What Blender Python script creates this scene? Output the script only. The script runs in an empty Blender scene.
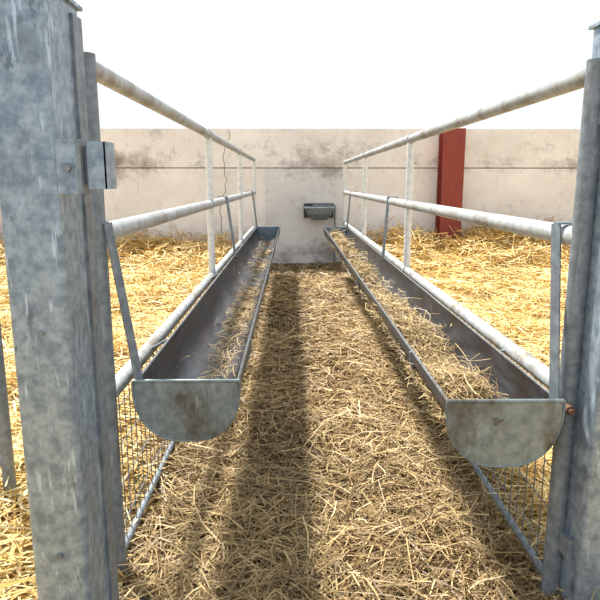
import bpy, math, numpy as np
from mathutils import Vector
rng = np.random.default_rng(7)
scene = bpy.context.scene
try:
    scene.view_settings.view_transform = 'Standard'
    scene.view_settings.look = 'None'
except Exception as e:
    print(e)

# ------------------------------------------------------------ materials
def newmat(name):
    m = bpy.data.materials.new(name); m.use_nodes = True
    nt = m.node_tree; b = nt.nodes['Principled BSDF']
    return m, nt, b
def tex_noise(nt, scale, detail=5, stretch=(1,1,1), rough=0.6, rot=(0,0,0)):
    tc = nt.nodes.new('ShaderNodeTexCoord'); mp = nt.nodes.new('ShaderNodeMapping')
    mp.inputs['Scale'].default_value = stretch; mp.inputs['Rotation'].default_value = rot
    n = nt.nodes.new('ShaderNodeTexNoise')
    n.inputs['Scale'].default_value = scale; n.inputs['Detail'].default_value = detail
    n.inputs['Roughness'].default_value = rough
    nt.links.new(tc.outputs['Object'], mp.inputs['Vector']); nt.links.new(mp.outputs[0], n.inputs['Vector'])
    return n.outputs['Fac']
def ramp(nt, fac, stops):
    r = nt.nodes.new('ShaderNodeValToRGB'); e = r.color_ramp.elements
    while len(e) < len(stops): e.new(0.5)
    for i, (p, c) in enumerate(stops):
        e[i].position = p; e[i].color = (*c, 1) if len(c) == 3 else c
    nt.links.new(fac, r.inputs['Fac']); return r.outputs['Color']
def mixc(nt, fac, a, b, mode='MIX'):
    m = nt.nodes.new('ShaderNodeMix'); m.data_type = 'RGBA'; m.blend_type = mode
    F, A, B_ = m.inputs[0], m.inputs[6], m.inputs[7]
    for s, v in ((F, fac), (A, a), (B_, b)):
        if isinstance(v, bpy.types.NodeSocket): nt.links.new(v, s)
        elif isinstance(v, (int, float)): s.default_value = v
        else: s.default_value = (*v, 1)
    return m.outputs[2]
def bump(nt, b, fac, strength=0.3, dist=0.01):
    n = nt.nodes.new('ShaderNodeBump'); n.inputs['Strength'].default_value = strength
    n.inputs['Distance'].default_value = dist
    nt.links.new(fac, n.inputs['Height']); nt.links.new(n.outputs[0], b.inputs['Normal'])

def galv(name, c1, c2, dirt=(0.25, 0.2, 0.15), metallic=0.35, rough=0.5, dirt_amt=0.5, stretch=(1,1,1), dirt_lo=0.55, streak=0.35):
    m, nt, b = newmat(name)
    f1 = tex_noise(nt, 38, 4, stretch)
    base = ramp(nt, f1, [(0.35, c1), (0.65, c2)])
    f2 = tex_noise(nt, 6, 8, (1, 1, 0.6), 0.7)
    dm = ramp(nt, f2, [(dirt_lo, (0, 0, 0)), (dirt_lo+0.17, (dirt_amt,)*3)])
    col = mixc(nt, dm, base, dirt)
    f3 = tex_noise(nt, 9, 6, (6, 6, 0.9), 0.65, (0.5, 0.3, 0))
    sm = ramp(nt, f3, [(0.58, (0, 0, 0)), (0.66, (streak,)*3)])
    col = mixc(nt, sm, col, tuple(min(1, x*1.6) for x in c2))
    f4 = tex_noise(nt, 7, 7, (3, 3, 1.2), 0.7, (-0.6, 0.2, 0.4))
    s4 = ramp(nt, f4, [(0.60, (0, 0, 0)), (0.66, (streak,)*3)])
    col = mixc(nt, s4, col, tuple(x*0.5 for x in c1))
    nt.links.new(col, b.inputs['Base Color'])
    b.inputs['Metallic'].default_value = metallic; b.inputs['Roughness'].default_value = rough
    bump(nt, b, f2, 0.15, 0.003)
    return m
M_col = galv('galvanised_column', (0.17, 0.23, 0.30), (0.34, 0.42, 0.50), (0.12, 0.15, 0.18), 0.35, 0.42, 0.8, streak=0.7)
M_rail = galv('galvanised_rail', (0.34, 0.37, 0.39), (0.50, 0.53, 0.55), (0.20, 0.15, 0.10), 0.3, 0.5, 0.8, dirt_lo=0.49)
M_post = galv('galvanised_upright', (0.60, 0.62, 0.63), (0.78, 0.80, 0.80), (0.3, 0.26, 0.2), 0.15, 0.5, 0.45)
M_dark = galv('galvanised_dull', (0.15, 0.18, 0.21), (0.25, 0.29, 0.33), (0.12, 0.09, 0.06), 0.3, 0.55, 0.6)
M_cap = galv('trough_end_metal', (0.16, 0.205, 0.22), (0.26, 0.315, 0.335), (0.075, 0.05, 0.03), 0.35, 0.42, 0.9, dirt_lo=0.49)
M_rim = galv('trough_rim_metal', (0.10, 0.11, 0.12), (0.22, 0.23, 0.24), (0.10, 0.06, 0.035), 0.4, 0.45, 0.8)
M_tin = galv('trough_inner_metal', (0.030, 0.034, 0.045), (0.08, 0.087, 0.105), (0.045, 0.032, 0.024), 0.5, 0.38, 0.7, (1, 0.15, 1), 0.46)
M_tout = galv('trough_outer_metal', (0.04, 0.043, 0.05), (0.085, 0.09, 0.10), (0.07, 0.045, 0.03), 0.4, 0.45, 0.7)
M_rust = galv('rust', (0.10, 0.055, 0.035), (0.17, 0.09, 0.055), (0.05, 0.03, 0.02), 0.2, 0.8)
M_red = galv('red_oxide_paint', (0.22, 0.030, 0.017), (0.28, 0.045, 0.026), (0.11, 0.03, 0.02), 0.0, 0.6, 0.6, streak=0.06)
M_blue = galv('dull_blue_grey', (0.13, 0.18, 0.21), (0.17, 0.24, 0.28), (0.12, 0.12, 0.11), 0.1, 0.5)

def wallmat(name, c1, c2):
    m, nt, b = newmat(name)
    f = tex_noise(nt, 1.2, 8, (1, 1, 1.5), 0.65)
    base = ramp(nt, f, [(0.3, c1), (0.7, c2)])
    g = tex_noise(nt, 1.5, 10, (0.8, 1, 1.0), 0.78)
    tc = nt.nodes.new('ShaderNodeTexCoord'); sp = nt.nodes.new('ShaderNodeSeparateXYZ')
    nt.links.new(tc.outputs['Object'], sp.inputs[0])
    def band(z0, w, amt):
        a = nt.nodes.new('ShaderNodeMath'); a.operation = 'SUBTRACT'; a.inputs[1].default_value = z0
        nt.links.new(sp.outputs['Z'], a.inputs[0])
        a2 = nt.nodes.new('ShaderNodeMath'); a2.operation = 'ABSOLUTE'; nt.links.new(a.outputs[0], a2.inputs[0])
        r = nt.nodes.new('ShaderNodeMapRange'); r.inputs['From Min'].default_value = 0; r.inputs['From Max'].default_value = w
        r.inputs['To Min'].default_value = amt; r.inputs['To Max'].default_value = 0
        nt.links.new(a2.outputs[0], r.inputs['Value']); return r.outputs[0]
    ad = nt.nodes.new('ShaderNodeMath'); ad.operation = 'ADD'
    nt.links.new(band(1.5, 0.35, 0.13), ad.inputs[0]); nt.links.new(band(0.2, 0.6, 0.12), ad.inputs[1])
    ad2 = nt.nodes.new('ShaderNodeMath'); ad2.operation = 'ADD'
    nt.links.new(ad.outputs[0], ad2.inputs[0]); nt.links.new(g, ad2.inputs[1])
    st = ramp(nt, ad2.outputs[0], [(0.56, (0, 0, 0)), (0.66, (0.5,)*3), (0.76, (0.9,)*3)])
    col = mixc(nt, st, base, (0.19, 0.155, 0.125))
    s = tex_noise(nt, 9, 9, (1, 1, 1), 0.85)
    sm = ramp(nt, s, [(0.56, (0, 0, 0)), (0.66, (0.6,)*3)])
    col = mixc(nt, sm, col, (0.27, 0.23, 0.19))
    v = tex_noise(nt, 3, 6, (4, 1, 0.4), 0.7)   # rain streaks down the panels
    vm = ramp(nt, v, [(0.60, (0, 0, 0)), (0.74, (0.45,)*3)])
    col = mixc(nt, vm, col, (0.30, 0.26, 0.225))
    nt.links.new(col, b.inputs['Base Color']); b.inputs['Roughness'].default_value = 0.9
    bump(nt, b, s, 0.3, 0.01)
    return m
M_wall = wallmat('concrete_panel', (0.72, 0.67, 0.645), (0.90, 0.87, 0.85))
M_wall2 = wallmat('cement_render', (0.60, 0.585, 0.58), (0.78, 0.77, 0.765))
M_joint, nt, b = newmat('joint_mortar'); b.inputs['Roughness'].default_value = 1
nt.links.new(ramp(nt, tex_noise(nt, 5), [(0.3, (0.06, 0.05, 0.04)), (0.7, (0.14, 0.11, 0.09))]), b.inputs['Base Color'])

def strawmat(name, rough=0.5):
    m, nt, b = newmat(name)
    a = nt.nodes.new('ShaderNodeAttribute'); a.attribute_name = 'tint'
    f = tex_noise(nt, 60, 2)
    v = ramp(nt, f, [(0.3, (0.8,)*3), (0.7, (1.0,)*3)])
    nt.links.new(mixc(nt, 1.0, a.outputs['Color'], v, 'MULTIPLY'), b.inputs['Base Color'])
    b.inputs['Roughness'].default_value = rough
    b.inputs['Specular IOR Level'].default_value = 0.4
    return m
M_straw = strawmat('straw_stalks')
M_floor, nt, b = newmat('straw_bed')
a = nt.nodes.new('ShaderNodeAttribute'); a.attribute_name = 'tint'
f1 = tex_noise(nt, 30, 4, (1, 5, 1), 0.7, (0, 0, 0.5)); f2 = tex_noise(nt, 30, 4, (5, 1, 1), 0.7, (0, 0, 0.3))
mm = nt.nodes.new('ShaderNodeMath'); mm.operation = 'MAXIMUM'
nt.links.new(f1, mm.inputs[0]); nt.links.new(f2, mm.inputs[1])
v = ramp(nt, mm.outputs[0], [(0.45, (0.3, 0.27, 0.22)), (0.68, (1, 1, 1))])
nt.links.new(mixc(nt, 1.0, a.outputs['Color'], v, 'MULTIPLY'), b.inputs['Base Color'])
b.inputs['Roughness'].default_value = 0.9; bump(nt, b, mm.outputs[0], 0.6, 0.02)

# ------------------------------------------------------------ mesh builder
class MB:
    def __init__(s): s.v, s.f, s.m, s.s = [], [], [], []
    def add(s, vs, fs, mi=0, smooth=False):
        o = len(s.v); s.v += [tuple(x) for x in vs]
        for f in fs: s.f.append([o+i for i in f]); s.m.append(mi); s.s.append(smooth)
    def tube(s, p0, p1, r, mi=0, n=14, r1=None):
        p0, p1 = Vector(p0), Vector(p1); d = (p1-p0).normalized()
        u = d.cross(Vector((0, 0, 1)))
        if u.length < 1e-3: u = Vector((1, 0, 0))
        u.normalize(); w = d.cross(u); r1 = r if r1 is None else r1
        vs = []
        for p, rr in ((p0, r), (p1, r1)):
            for k in range(n):
                t = 2*math.pi*k/n; vs.append(p+u*math.cos(t)*rr+w*math.sin(t)*rr)
        s.add(vs, [(k, (k+1) % n, n+(k+1) % n, n+k) for k in range(n)], mi, True)
        s.add(vs[:n], [tuple(range(n))], mi); s.add(vs[n:], [tuple(reversed(range(n)))], mi)
    def path(s, pts, r, mi=0, n=8):
        for a, b_ in zip(pts[:-1], pts[1:]): s.tube(a, b_, r, mi, n)
    def box(s, lo, hi, mi=0, bv=0.0):
        x0, y0, z0 = lo; x1, y1, z1 = hi
        if bv <= 0:
            vs = [(x0,y0,z0),(x1,y0,z0),(x1,y1,z0),(x0,y1,z0),(x0,y0,z1),(x1,y0,z1),(x1,y1,z1),(x0,y1,z1)]
            s.add(vs, [(0,3,2,1),(4,5,6,7),(0,1,5,4),(1,2,6,5),(2,3,7,6),(3,0,4,7)], mi); return
        ring = []
        for cx, cy, a0 in ((x1-bv, y1-bv, 0), (x0+bv, y1-bv, 90), (x0+bv, y0+bv, 180), (x1-bv, y0+bv, 270)):
            for k in range(5):
                t = math.radians(a0+k*22.5); ring.append((cx+bv*math.cos(t), cy+bv*math.sin(t)))
        n = len(ring)
        vs = [(x, y, z0) for x, y in ring]+[(x, y, z1) for x, y in ring]
        s.add(vs, [(k, (k+1) % n, n+(k+1) % n, n+k) for k in range(n)], mi, False)
        s.add(vs[:n], [tuple(reversed(range(n)))], mi); s.add(vs[n:], [tuple(range(n))], mi)
    def bar(s, p0, p1, w, t, wdir, mi=0):
        p0, p1 = Vector(p0), Vector(p1); d = (p1-p0).normalized(); wd = Vector(wdir)
        wd = (wd-d*wd.dot(d)).normalized(); td = d.cross(wd)
        vs = [p+wd*a*w/2+td*b_*t/2 for p in (p0, p1) for a, b_ in ((-1,-1),(1,-1),(1,1),(-1,1))]
        s.add(vs, [(0,3,2,1),(4,5,6,7),(0,1,5,4),(1,2,6,5),(2,3,7,6),(3,0,4,7)], mi)
    def obj(s, name, mats, parent=None):
        me = bpy.data.meshes.new(name); me.from_pydata(s.v, [], s.f)
        for m in mats: me.materials.append(m)
        me.polygons.foreach_set('material_index', s.m); me.polygons.foreach_set('use_smooth', s.s)
        me.update(); o = bpy.data.objects.new(name, me); scene.collection.objects.link(o)
        if parent: o.parent = parent
        return o

# ------------------------------------------------------------ ground
def sstep(x, a, b_):
    t = np.clip((x-a)/(b_-a), 0, 1); return t*t*(3-2*t)
def height(X, Y):
    X = np.asarray(X, float); Y = np.asarray(Y, float)
    n = 0.5*np.sin(X*2.1+Y*1.3)+0.3*np.sin(X*4.7-Y*3.1+1)+0.2*np.sin(X*9.1+Y*7.7)+0.2*np.sin(-X*6.3+Y*11.2+2)
    pl = sstep(-X, 0.60, 0.85); pr = sstep(X, 0.80, 1.05)
    aisle = 1-pl-pr
    h = 0.016*n*aisle
    h += pl*(0.09+0.06*n+sstep(Y, 7.2, 8.9)*(0.20+0.06*np.sin(X*1.7)+0.05*n))
    h += pr*(0.09+0.06*n+sstep(Y, 7.0, 8.9)*(0.22+0.24*np.exp(-((X-3.0)/0.8)**2)+0.06*n+0.04*np.sin(X*5.3)))
    return h
def base_tint(X, Y, u):
    pl = sstep(-X, 0.5, 0.75); pr = sstep(X, 0.7, 0.95); pen = np.clip(pl+pr, 0, 1)[:, None]
    a0 = np.array([0.16, 0.085, 0.028]); a1 = np.array([0.86, 0.63, 0.31])  # aisle palette: trampled brown, darkened further to stand in for shade
    p0 = np.array([0.84, 0.51, 0.12]); p1 = np.array([0.96, 0.82, 0.44])
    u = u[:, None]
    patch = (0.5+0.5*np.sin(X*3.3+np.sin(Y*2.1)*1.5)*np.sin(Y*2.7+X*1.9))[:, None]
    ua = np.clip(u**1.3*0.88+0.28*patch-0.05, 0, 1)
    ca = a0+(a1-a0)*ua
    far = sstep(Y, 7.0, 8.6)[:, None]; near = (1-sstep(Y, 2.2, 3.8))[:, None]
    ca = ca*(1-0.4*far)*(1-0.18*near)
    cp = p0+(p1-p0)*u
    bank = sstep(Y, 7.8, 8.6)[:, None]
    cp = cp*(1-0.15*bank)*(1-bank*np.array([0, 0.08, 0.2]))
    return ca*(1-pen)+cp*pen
def set_tint(me, cols):
    at = me.color_attributes.new('tint', 'FLOAT_COLOR', 'POINT')
    c = np.ones((len(cols), 4), np.float32); c[:, :3] = cols
    at.data.foreach_set('color', c.ravel())

gx = np.arange(-11, 11.01, 0.1); gy = np.arange(-3, 9.21, 0.1)
GX, GY = np.meshgrid(gx, gy); X = GX.ravel(); Y = GY.ravel(); Z = height(X, Y)
nx, ny = len(gx), len(gy)
idx = np.arange(nx*ny).reshape(ny, nx)
F = np.stack([idx[:-1, :-1], idx[:-1, 1:], idx[1:, 1:], idx[1:, :-1]], -1).reshape(-1, 4)
me = bpy.data.meshes.new('floor'); me.from_pydata(np.stack([X, Y, Z], 1).tolist(), [], F.tolist())
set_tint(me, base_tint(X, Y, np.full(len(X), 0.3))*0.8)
me.polygons.foreach_set('use_smooth', [True]*len(me.polygons)); me.materials.append(M_floor)
fo = bpy.data.objects.new('floor', me); scene.collection.objects.link(fo)

def strands(name, P, ang, pitch, L, W, curve, cols, mat=M_straw):
    N = len(P)
    d = np.stack([np.cos(ang)*np.cos(pitch), np.sin(ang)*np.cos(pitch), np.sin(pitch)], 1)
    side = np.stack([-np.sin(ang), np.cos(ang), np.zeros(N)], 1)
    roll = rng.uniform(-0.9, 0.9, N)
    wv = side*np.cos(roll)[:, None]+np.array([0, 0, 1.0])*np.sin(roll)[:, None]
    bend = side*(curve*rng.normal(0, 1, N))[:, None]
    bend[:, 2] += curve*rng.normal(0.15, 0.4, N)
    L2 = (L/2)[:, None]; w2 = (W/2)[:, None]*wv
    K = 4; V = np.empty((N, K, 2, 3))
    for k in range(K):
        t = -1+2*k/(K-1)
        c = P+d*L2*t+bend*(1-t*t)*L[:, None]
        V[:, k, 0] = c-w2; V[:, k, 1] = c+w2
    nv = N*K*2; me = bpy.data.meshes.new(name)
    o = (np.arange(N)*K*2)[:, None, None]; kk = (np.arange(K-1)*2)[None, :, None]
    Fq = (o+kk+np.array([0, 1, 3, 2])[None, None, :]).reshape(-1)
    nf = N*(K-1)
    me.vertices.add(nv); me.vertices.foreach_set('co', V.reshape(-1).astype(np.float32))
    me.loops.add(nf*4); me.loops.foreach_set('vertex_index', Fq.astype(np.int32))
    me.polygons.add(nf); me.polygons.foreach_set('loop_start', (np.arange(nf)*4).astype(np.int32))
    try: me.polygons.foreach_set('loop_total', np.full(nf, 4, np.int32))
    except Exception: pass
    me.update(calc_edges=True); me.validate()
    set_tint(me, np.repeat(cols, K*2, axis=0)); me.materials.append(mat)
    ob = bpy.data.objects.new(name, me); scene.collection.objects.link(ob); return ob

def scatter(name, N, x0, x1, y0, y1, lbase, wbase, loft, tilt=0.16):
    yy = y0+(y1-y0)*rng.random(N)**1.35
    xx = rng.uniform(x0, x1, N)
    L = lbase*rng.lognormal(0, 0.45, N)
    yy = np.minimum(yy, 8.93-L*0.5)
    out = (np.abs(xx-2.28) < 0.25) & (yy > 8.6); yy = np.where(out, yy-0.45, yy)
    pen = (xx < -0.7) | (xx > 0.9)
    bank = sstep(yy, 7.3, 8.6)*pen
    clump = np.clip(np.sin(xx*3.7+np.sin(yy*2.9)*2)*np.sin(yy*3.3+xx*1.3), 0, 1)*pen
    zz = height(xx, yy)+rng.random(N)**1.8*loft*(1+1.6*bank+1.2*clump)+0.003
    W = (wbase+0.0006*np.abs(yy))*rng.uniform(0.6, 1.3, N)
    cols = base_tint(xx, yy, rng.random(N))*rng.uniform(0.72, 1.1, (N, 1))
    pit = rng.normal(0, 1, N)*(tilt+0.25*bank+0.15*clump)
    zz = np.maximum(zz, height(xx, yy)+np.abs(np.sin(pit))*L*0.25)
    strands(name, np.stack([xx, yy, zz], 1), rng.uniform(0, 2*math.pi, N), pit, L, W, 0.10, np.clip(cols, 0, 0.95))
scatter('trampled_straw', 68000, -0.75, 0.95, 1.0, 8.95, 0.115, 0.0030, 0.045, 0.2)  # aisle straw, with shade painted into its tint besides the trampling
scatter('straw_bedding', 80000, -7.0, -0.6, 0.9, 8.9, 0.16, 0.005, 0.07)
scatter('straw_bedding', 80000, 0.8, 7.2, 0.9, 8.9, 0.16, 0.005, 0.07)

# ------------------------------------------------------------ back wall
w = MB()
w.box((-11, 9.02, -0.3), (11, 9.2, 1.95), 1)
for z0, z1 in ((-0.3, 0.32), (0.33, 1.424), (1.438, 1.985)):
    w.box((-11, 9.0, z0), (11, 9.15, z1), 0)
w.box((-0.40, 8.985, -0.3), (0.74, 9.0, 1.424), 2)
# hairline crack down the left panel
cr = np.random.default_rng(3); px, pz = -0.95, 1.98
while pz > 0.35:
    qx, qz = px+cr.normal(-0.004, 0.018), pz-cr.uniform(0.03, 0.07)
    w.add([(px-0.004, 8.998, pz), (px+0.004, 8.998, pz), (qx+0.004, 8.998, qz), (qx-0.004, 8.998, qz)], [(0, 1, 2, 3)], 1)
    px, pz = qx, qz
w.obj('wall_back', [M_wall, M_joint, M_wall2])
for nm, cx in (('steel_column', 2.28), ('steel_column', -4.62)):
    c = MB()
    c.box((cx-0.155, 8.70, -0.1), (cx+0.155, 8.715, 1.97)); c.box((cx-0.155, 8.965, -0.1), (cx+0.155, 8.98, 1.97))
    c.box((cx-0.006, 8.715, -0.1), (cx+0.006, 8.965, 1.97))
    c.box((cx-0.19, 8.66, -0.1), (cx+0.19, 8.98, 0.02))
    c.obj(nm, [M_red])

# ------------------------------------------------------------ feed barrier gates
def gate(xf, xb, ys, ztop, zmid, zlow, name):
    g = MB(); y0, y1 = ys[0], ys[-1]
    def xa(y): return xf+(xb-xf)*(y-y0)/(y1-y0)
    r = 0.026
    for z, rr in ((ztop, r), (zmid, r+0.002), (zlow, r)):
        g.tube((xa(y0), y0, z), (xa(y1), y1, z), rr)
    g.tube((xa(y0), y0, 0.06), (xa(y1), y1, 0.06), 0.012, 1)
    for i, y in enumerate(ys):
        e = i in (0, len(ys)-1)
        g.tube((xa(y), y, 0.0), (xa(y), y, ztop+(0.03 if e else 0)), 0.027 if i == 0 else 0.023, 1 if i == 0 else 2)
        if not e:
            for z in (zmid, zlow, ztop):
                g.tube((xa(y), y-0.03, z), (xa(y), y+0.03, z), 0.031, 0)
    y = y0+0.05
    while y < y1-0.03:
        g.tube((xa(y), y, 0.05), (xa(y), y, zlow), 0.0019, 1, 5); y += 0.06
    for z in np.arange(0.14, zlow-0.03, 0.13):
        g.tube((xa(y0), y0, z), (xa(y1), y1, z), 0.0019, 1, 5)
    return g.obj(name, [M_rail, M_dark, M_post])
gate(-0.553, -0.545, (1.70, 4.05, 6.35, 8.65), 1.535, 1.085, 0.605, 'feed_barrier_gate')
gate(0.765, 0.735, (1.58, 3.95, 6.3, 8.65), 1.50, 1.085, 0.655, 'feed_barrier_gate')

# ------------------------------------------------------------ troughs
def trough(xf, xb, wid, y0, y1, rim, dep, side, name, rail_x, rail_z):
    t = MB(); r = wid/2; nA, nL = 20, 60; th = 0.004
    def cx(y): return xf+(xb-xf)*(y-y0)/(y1-y0)
    def prof(rr, dd, y, k):
        a = math.pi+math.pi*k/nA
        wob = 0.003*math.sin(y*5.1+k*0.7)+0.002*math.sin(y*13+k)
        ca, sa = math.cos(a), math.sin(a)
        sx = math.copysign(abs(ca)**0.85, ca)
        return (cx(y)+(rr+wob)*sx, y, rim+(dd+wob)*sa)
    for layer, (rr, dd, mi) in enumerate(((r, dep, 1), (r-th, dep-th, 0))):
        vs, fs = [], []
        for j in range(nL+1):
            y = y0+(y1-y0)*j/nL
            for k in range(nA+1): vs.append(prof(rr, dd, y, k))
        for j in range(nL):
            for k in range(nA):
                a = j*(nA+1)+k; q = (a, a+1, a+nA+2, a+nA+1)
                fs.append(q if layer else q[::-1])
        t.add(vs, fs, mi, True)
    for sg in (-1, 1):
        t.tube((xf+sg*r, y0, rim), (xb+sg*r, y1, rim), 0.005, 6, 8)
        t.bar((xf+sg*(r+0.004), y0, rim-0.012), (xb+sg*(r+0.004), y1, rim-0.012), 0.026, 0.004, (0, 0, 1), 1)
    def cap(y, x, mi, d):
        n = 28; ring = [(x-r-0.008, rim+0.006)]
        for k in range(n+1):
            a = math.pi+math.pi*k/n; ca, sa = math.cos(a), math.sin(a)
            ring.append((x+(r+0.008)*math.copysign(abs(ca)**0.8, ca), rim-0.012+(dep+0.004)*(-abs(sa)**0.9)))
        ring.append((x+r+0.008, rim+0.006))
        N = len(ring); y2 = y+d
        vs = [(a, y, c) for a, c in ring]+[(a, y2, c) for a, c in ring]
        t.add(vs, [tuple(range(N)), tuple(reversed(range(N, 2*N)))]+[(i, (i+1) % N, N+(i+1) % N, N+i) for i in range(N)], mi)
        t.tube((x-r-0.006, y+d/2, rim+0.006), (x+r+0.006, y+d/2, rim+0.006), 0.006, mi, 8)
        t.path([(a, y, c) for a, c in ring], 0.003, mi, 6)
    cap(y0, xf, 2, 0.006); cap(y1, xb, 4, 0.01)
    zr, xr = 1.085, rail_x
    for i, y in enumerate((y0+0.01, y0+(y1-y0)*0.5, y1-0.05)):
        sl = 0.14 if (i == 0 and side > 0) else 0.0
        xo = cx(y)+side*r
        top = Vector((xr-side*0.034, y+sl, zr+0.033)); bot = Vector((xo-side*0.012, y+0.008, rim-0.02))
        t.bar(top, bot, 0.026, 0.006, (0.6*side, -0.8, 0), 3)
        t.bar(top, top+Vector((side*0.068, 0, 0)), 0.026, 0.006, (0, 1, 0), 3)
        t.bar(top+Vector((side*0.068, 0, 0)), top+Vector((side*0.068, 0, -0.05)), 0.026, 0.006, (0, 1, 0), 3)
        t.tube(bot+Vector((-side*0.012, 0, 0.004)), bot+Vector((side*0.02, 0, 0.004)), 0.008, 5, 8)
    for y in (y0+0.5, y0+(y1-y0)*0.35, y0+(y1-y0)*0.65, y1-0.4):
        pts = [(rail_x, y, rail_z)]
        for k in range(nA+1):
            kk = k if side < 0 else nA-k
            pts.append(prof(r+0.008, dep+0.008, y, kk))
        t.path([Vector(p) for p in pts], 0.006, 3, 6)
    # dried feed stain on the front plate
    n = 16; vs = []
    for k in range(n):
        a = 2*math.pi*k/n; rr = 0.011*(1+0.3*math.sin(3*a+1)+0.2*math.sin(5*a))
        vs.append((xf-0.02+rr*1.2*math.cos(a), y0-0.0012, rim-0.05+rr*math.sin(a)))
    t.add(vs, [tuple(range(n))], 7)
    return t.obj(name, [M_tin, M_tout, M_cap, M_dark, M_blue, M_rust, M_rim, M_stain])
M_stain = galv('dried_stain', (0.10, 0.095, 0.08), (0.15, 0.14, 0.12), (0.07, 0.05, 0.04), 0.1, 0.7)
RIM, DEP, WID = 0.65, 0.165, 0.30
trough(-0.315, -0.325, WID, 1.685, 7.85, RIM, DEP, -1, 'feed_trough', -0.553, 0.605)
trough(0.567, 0.555, WID, 1.51, 7.75, RIM, DEP, 1, 'feed_trough', 0.762, 0.655)

# ------------------------------------------------------------ hay in troughs
def hay(name, N, cxf, yfun, fill, wscale, spread, shift=0.0, loose=0.0):
    yy = yfun(N); fl = fill(yy)
    off = np.clip(rng.normal(shift, spread, N), -0.128, 0.125)
    floorz = RIM-DEP*np.sqrt(np.clip(1-(off/0.146)**2, 0, 1))
    surf = np.maximum(floorz+0.006, RIM-DEP+fl*(1-0.5*((off-shift)/0.14)**2))
    zz = floorz+0.006+(surf-floorz)*rng.random(N)**0.35+rng.random(N)**3*0.035*(fl > 0.04)
    L = 0.085*rng.lognormal(0, 0.45, N); L = np.minimum(L, 0.2)
    ang = rng.normal(math.pi/2, 0.8, N)
    lim = 2*(0.145-np.abs(off))/np.maximum(np.abs(np.cos(ang)), 0.15)+0.02
    free = rng.random(N) < loose
    zz = np.where(free, np.maximum(zz, RIM-0.02+rng.random(N)*0.025), zz)
    L = np.where(free, L, np.minimum(L, lim))
    a0 = np.array([0.14, 0.08, 0.028]); a1 = np.array([0.68, 0.50, 0.24])
    cols = a0+(a1-a0)*rng.random((N, 1))
    W = (0.0016+0.0006*yy)*wscale*rng.uniform(0.6, 1.2, N)
    strands(name, np.stack([cxf+off, yy, zz], 1), ang, rng.normal(0, 0.24, N), L, W, 0.18, cols)
def yr(N):
    a = rng.uniform(1.62, 7.7, N); b_ = rng.normal(1.87, 0.14, N); c = rng.normal(2.75, 0.4, N)
    s = rng.random(N); y = np.where(s < 0.42, a, np.where(s < 0.68, b_, c)); return np.clip(y, 1.6, 7.65)
def fr(y):
    return 0.03+0.085*np.exp(-((y-1.87)/0.2)**2)+0.085*np.exp(-((y-2.8)/0.4)**2)+0.05*sstep(y, 3.2, 4.5)+0.02*np.sin(y*6)
hay('loose_hay', 12000, 0.56, yr, fr, 1.0, 0.046, -0.032, 0.015)
def yl(N):
    c = rng.choice([2.6, 3.1, 3.4, 3.9, 5.2, 6.2, 2.2], N, p=[.12, .22, .2, .2, .12, .09, .05]); return np.clip(c+rng.normal(0, 0.15, N), 1.75, 7.7)
hay('loose_hay', 1000, -0.315, yl, lambda y: 0.014+0*y, 0.9, 0.032, 0.03)
hay('loose_hay', 450, -0.315, lambda N: rng.uniform(1.75, 7.7, N), lambda y: 0.004+0*y, 0.6, 0.05)

# ------------------------------------------------------------ near galvanised gate posts
p = MB()
p.box((-0.627, 1.30, -0.05), (-0.497, 1.50, 1.62), 0, 0.01)
p.box((-0.635, 1.292, 1.62), (-0.489, 1.508, 1.628), 0)
p.box((-0.70, 1.22, -0.05), (-0.42, 1.58, 0.03), 1)
p.box((-0.499, 1.302, 1.205), (-0.452, 1.312, 1.318), 0)
p.box((-0.455, 1.30, 1.205), (-0.447, 1.36, 1.318), 1)
p.box((-0.447, 1.33, 1.235), (-0.425, 1.34, 1.262), 1)
p.box((-0.440, 1.315, 1.215), (-0.395, 1.325, 1.314), 0, 0.003)
p.box((-0.402, 1.315, 1.215), (-0.394, 1.37, 1.314), 0)
p.box((-0.45, 1.325, 1.225), (-0.395, 1.333, 1.305), 1)
p.tube((-0.477, 1.306, 1.26), (-0.477, 1.292, 1.26), 0.011, 1, 6)
for z in (1.40, 0.22):
    p.box((-0.565, 1.50, z-0.03), (-0.555, 1.70, z+0.03), 1)
for z in (0.9, 0.35):
    p.tube((-0.56, 1.30, z), (-0.56, 1.294, z), 0.007, 1, 8)
p.box((-0.502, 1.44, -0.03), (-0.490, 1.498, 1.6), 1)
p.obj('gate_post', [M_col, M_dark, M_rust])
p = MB()
p.box((0.782, 1.46, -0.05), (0.91, 1.66, 1.62), 0, 0.01)
p.box((0.774, 1.452, 1.62), (0.918, 1.668, 1.628), 0)
p.box((0.76, 1.42, -0.05), (0.95, 1.70, 0.03), 1)
for z in (1.40, 0.22):
    p.box((0.765, 1.50, z-0.03), (0.785, 1.56, z+0.03), 1)
p.tube((0.752, 1.562, 0.62), (0.752, 1.53, 0.62), 0.013, 2, 12)
p.tube((0.752, 1.53, 0.62), (0.752, 1.52, 0.62), 0.008, 2, 6)
p.obj('gate_post', [M_col, M_dark, M_rust])

h = MB()
for x in (-1.02, -2.9): h.tube((x, 2.0, 0.0), (x, 2.0, 1.02), 0.022, 0)
for z in (0.25, 0.6, 0.99): h.tube((-1.02, 2.0, z), (-2.9, 2.0, z), 0.018, 0)
for x in np.arange(-1.2, -2.9, -0.2): h.tube((x, 2.0, 0.25), (x, 2.0, 0.99), 0.006, 0, 6)
h.obj('sheep_hurdle', [M_dark])

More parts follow.
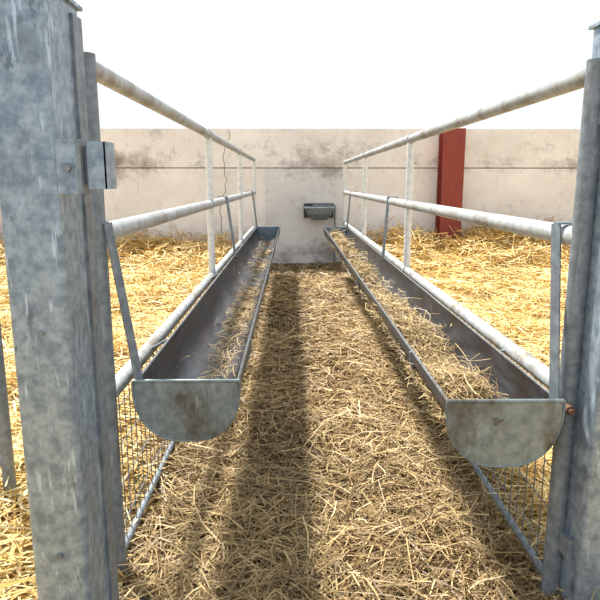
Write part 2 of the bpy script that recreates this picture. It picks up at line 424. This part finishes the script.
# ------------------------------------------------------------ drinking bowl on wall
d = MB()
xL, xR, zT, zB = 0.17, 0.59, 0.87, 0.69
def ringv(ins, z, dy): return [(xL+ins, 8.965, z), (xR-ins, 8.965, z), (xR-ins, 8.66+dy, z), (xR-ins-0.05, 8.62+dy, z), (xL+ins+0.05, 8.62+dy, z), (xL+ins, 8.66+dy, z)]
R = [ringv(0, zT, 0), ringv(0.03, zT-0.09, 0.03), ringv(0.10, zB, 0.12)]; I = [ringv(0.015, zT, 0.015), ringv(0.09, zB+0.03, 0.13)]
n = 6
d.add(R[0]+R[1]+R[2], [(j*n+i, (j+1)*n+i, (j+1)*n+(i+1) % n, j*n+(i+1) % n) for i in range(n) for j in (0, 1)]+[tuple(range(3*n-1, 2*n-1, -1))], 0)
d.add(I[0]+I[1], [(i, (i+1) % n, n+(i+1) % n, n+i) for i in range(n)]+[tuple(range(n, 2*n))], 1)
d.add(R[0]+I[0], [(i, (i+1) % n, n+(i+1) % n, n+i) for i in range(n)], 0)
d.path([Vector(q) for q in R[0]], 0.012, 2, 8)
d.box((xL+0.12, 8.8, zT-0.02), (xR-0.02, 8.965, zT+0.035), 0)
d.box((xL-0.01, 8.955, zB+0.02), (xR+0.01, 8.982, zT+0.05), 1)
d.path([Vector((0.50, 8.93, 0.89)), Vector((0.62, 8.93, 0.89)), Vector((0.62, 8.95, 0.05))], 0.012, 0, 8)
d.box((0.24, 8.72, 0.81), (0.48, 8.95, 0.815), 3)
d.obj('wall_drinking_bowl', [M_dark, M_tout, M_rail, M_blue])

# ------------------------------------------------------------ light
sun = bpy.data.lights.new('sun', 'SUN'); sun.energy = 9.0; sun.angle = math.radians(6); sun.color = (1.0, 0.95, 0.85)
so = bpy.data.objects.new('sun', sun); scene.collection.objects.link(so)
so.rotation_euler = Vector((0.40, -0.50, -1.0)).to_track_quat('-Z', 'Y').to_euler(); so.location = (-3, 10, 8)
wd = bpy.data.worlds.new('sky'); scene.world = wd; wd.use_nodes = True
bg = wd.node_tree.nodes['Background']; bg.inputs[0].default_value = (0.93, 0.97, 1.0, 1); bg.inputs[1].default_value = 1.08

cam = bpy.data.cameras.new('camera'); co = bpy.data.objects.new('camera', cam); scene.collection.objects.link(co)
cam.sensor_width = 36; cam.lens = 36; cam.clip_start = 0.02
co.location = (0, 0, 1.23); co.rotation_euler = (math.radians(90-11.13), 0, math.radians(-0.67))
scene.camera = co
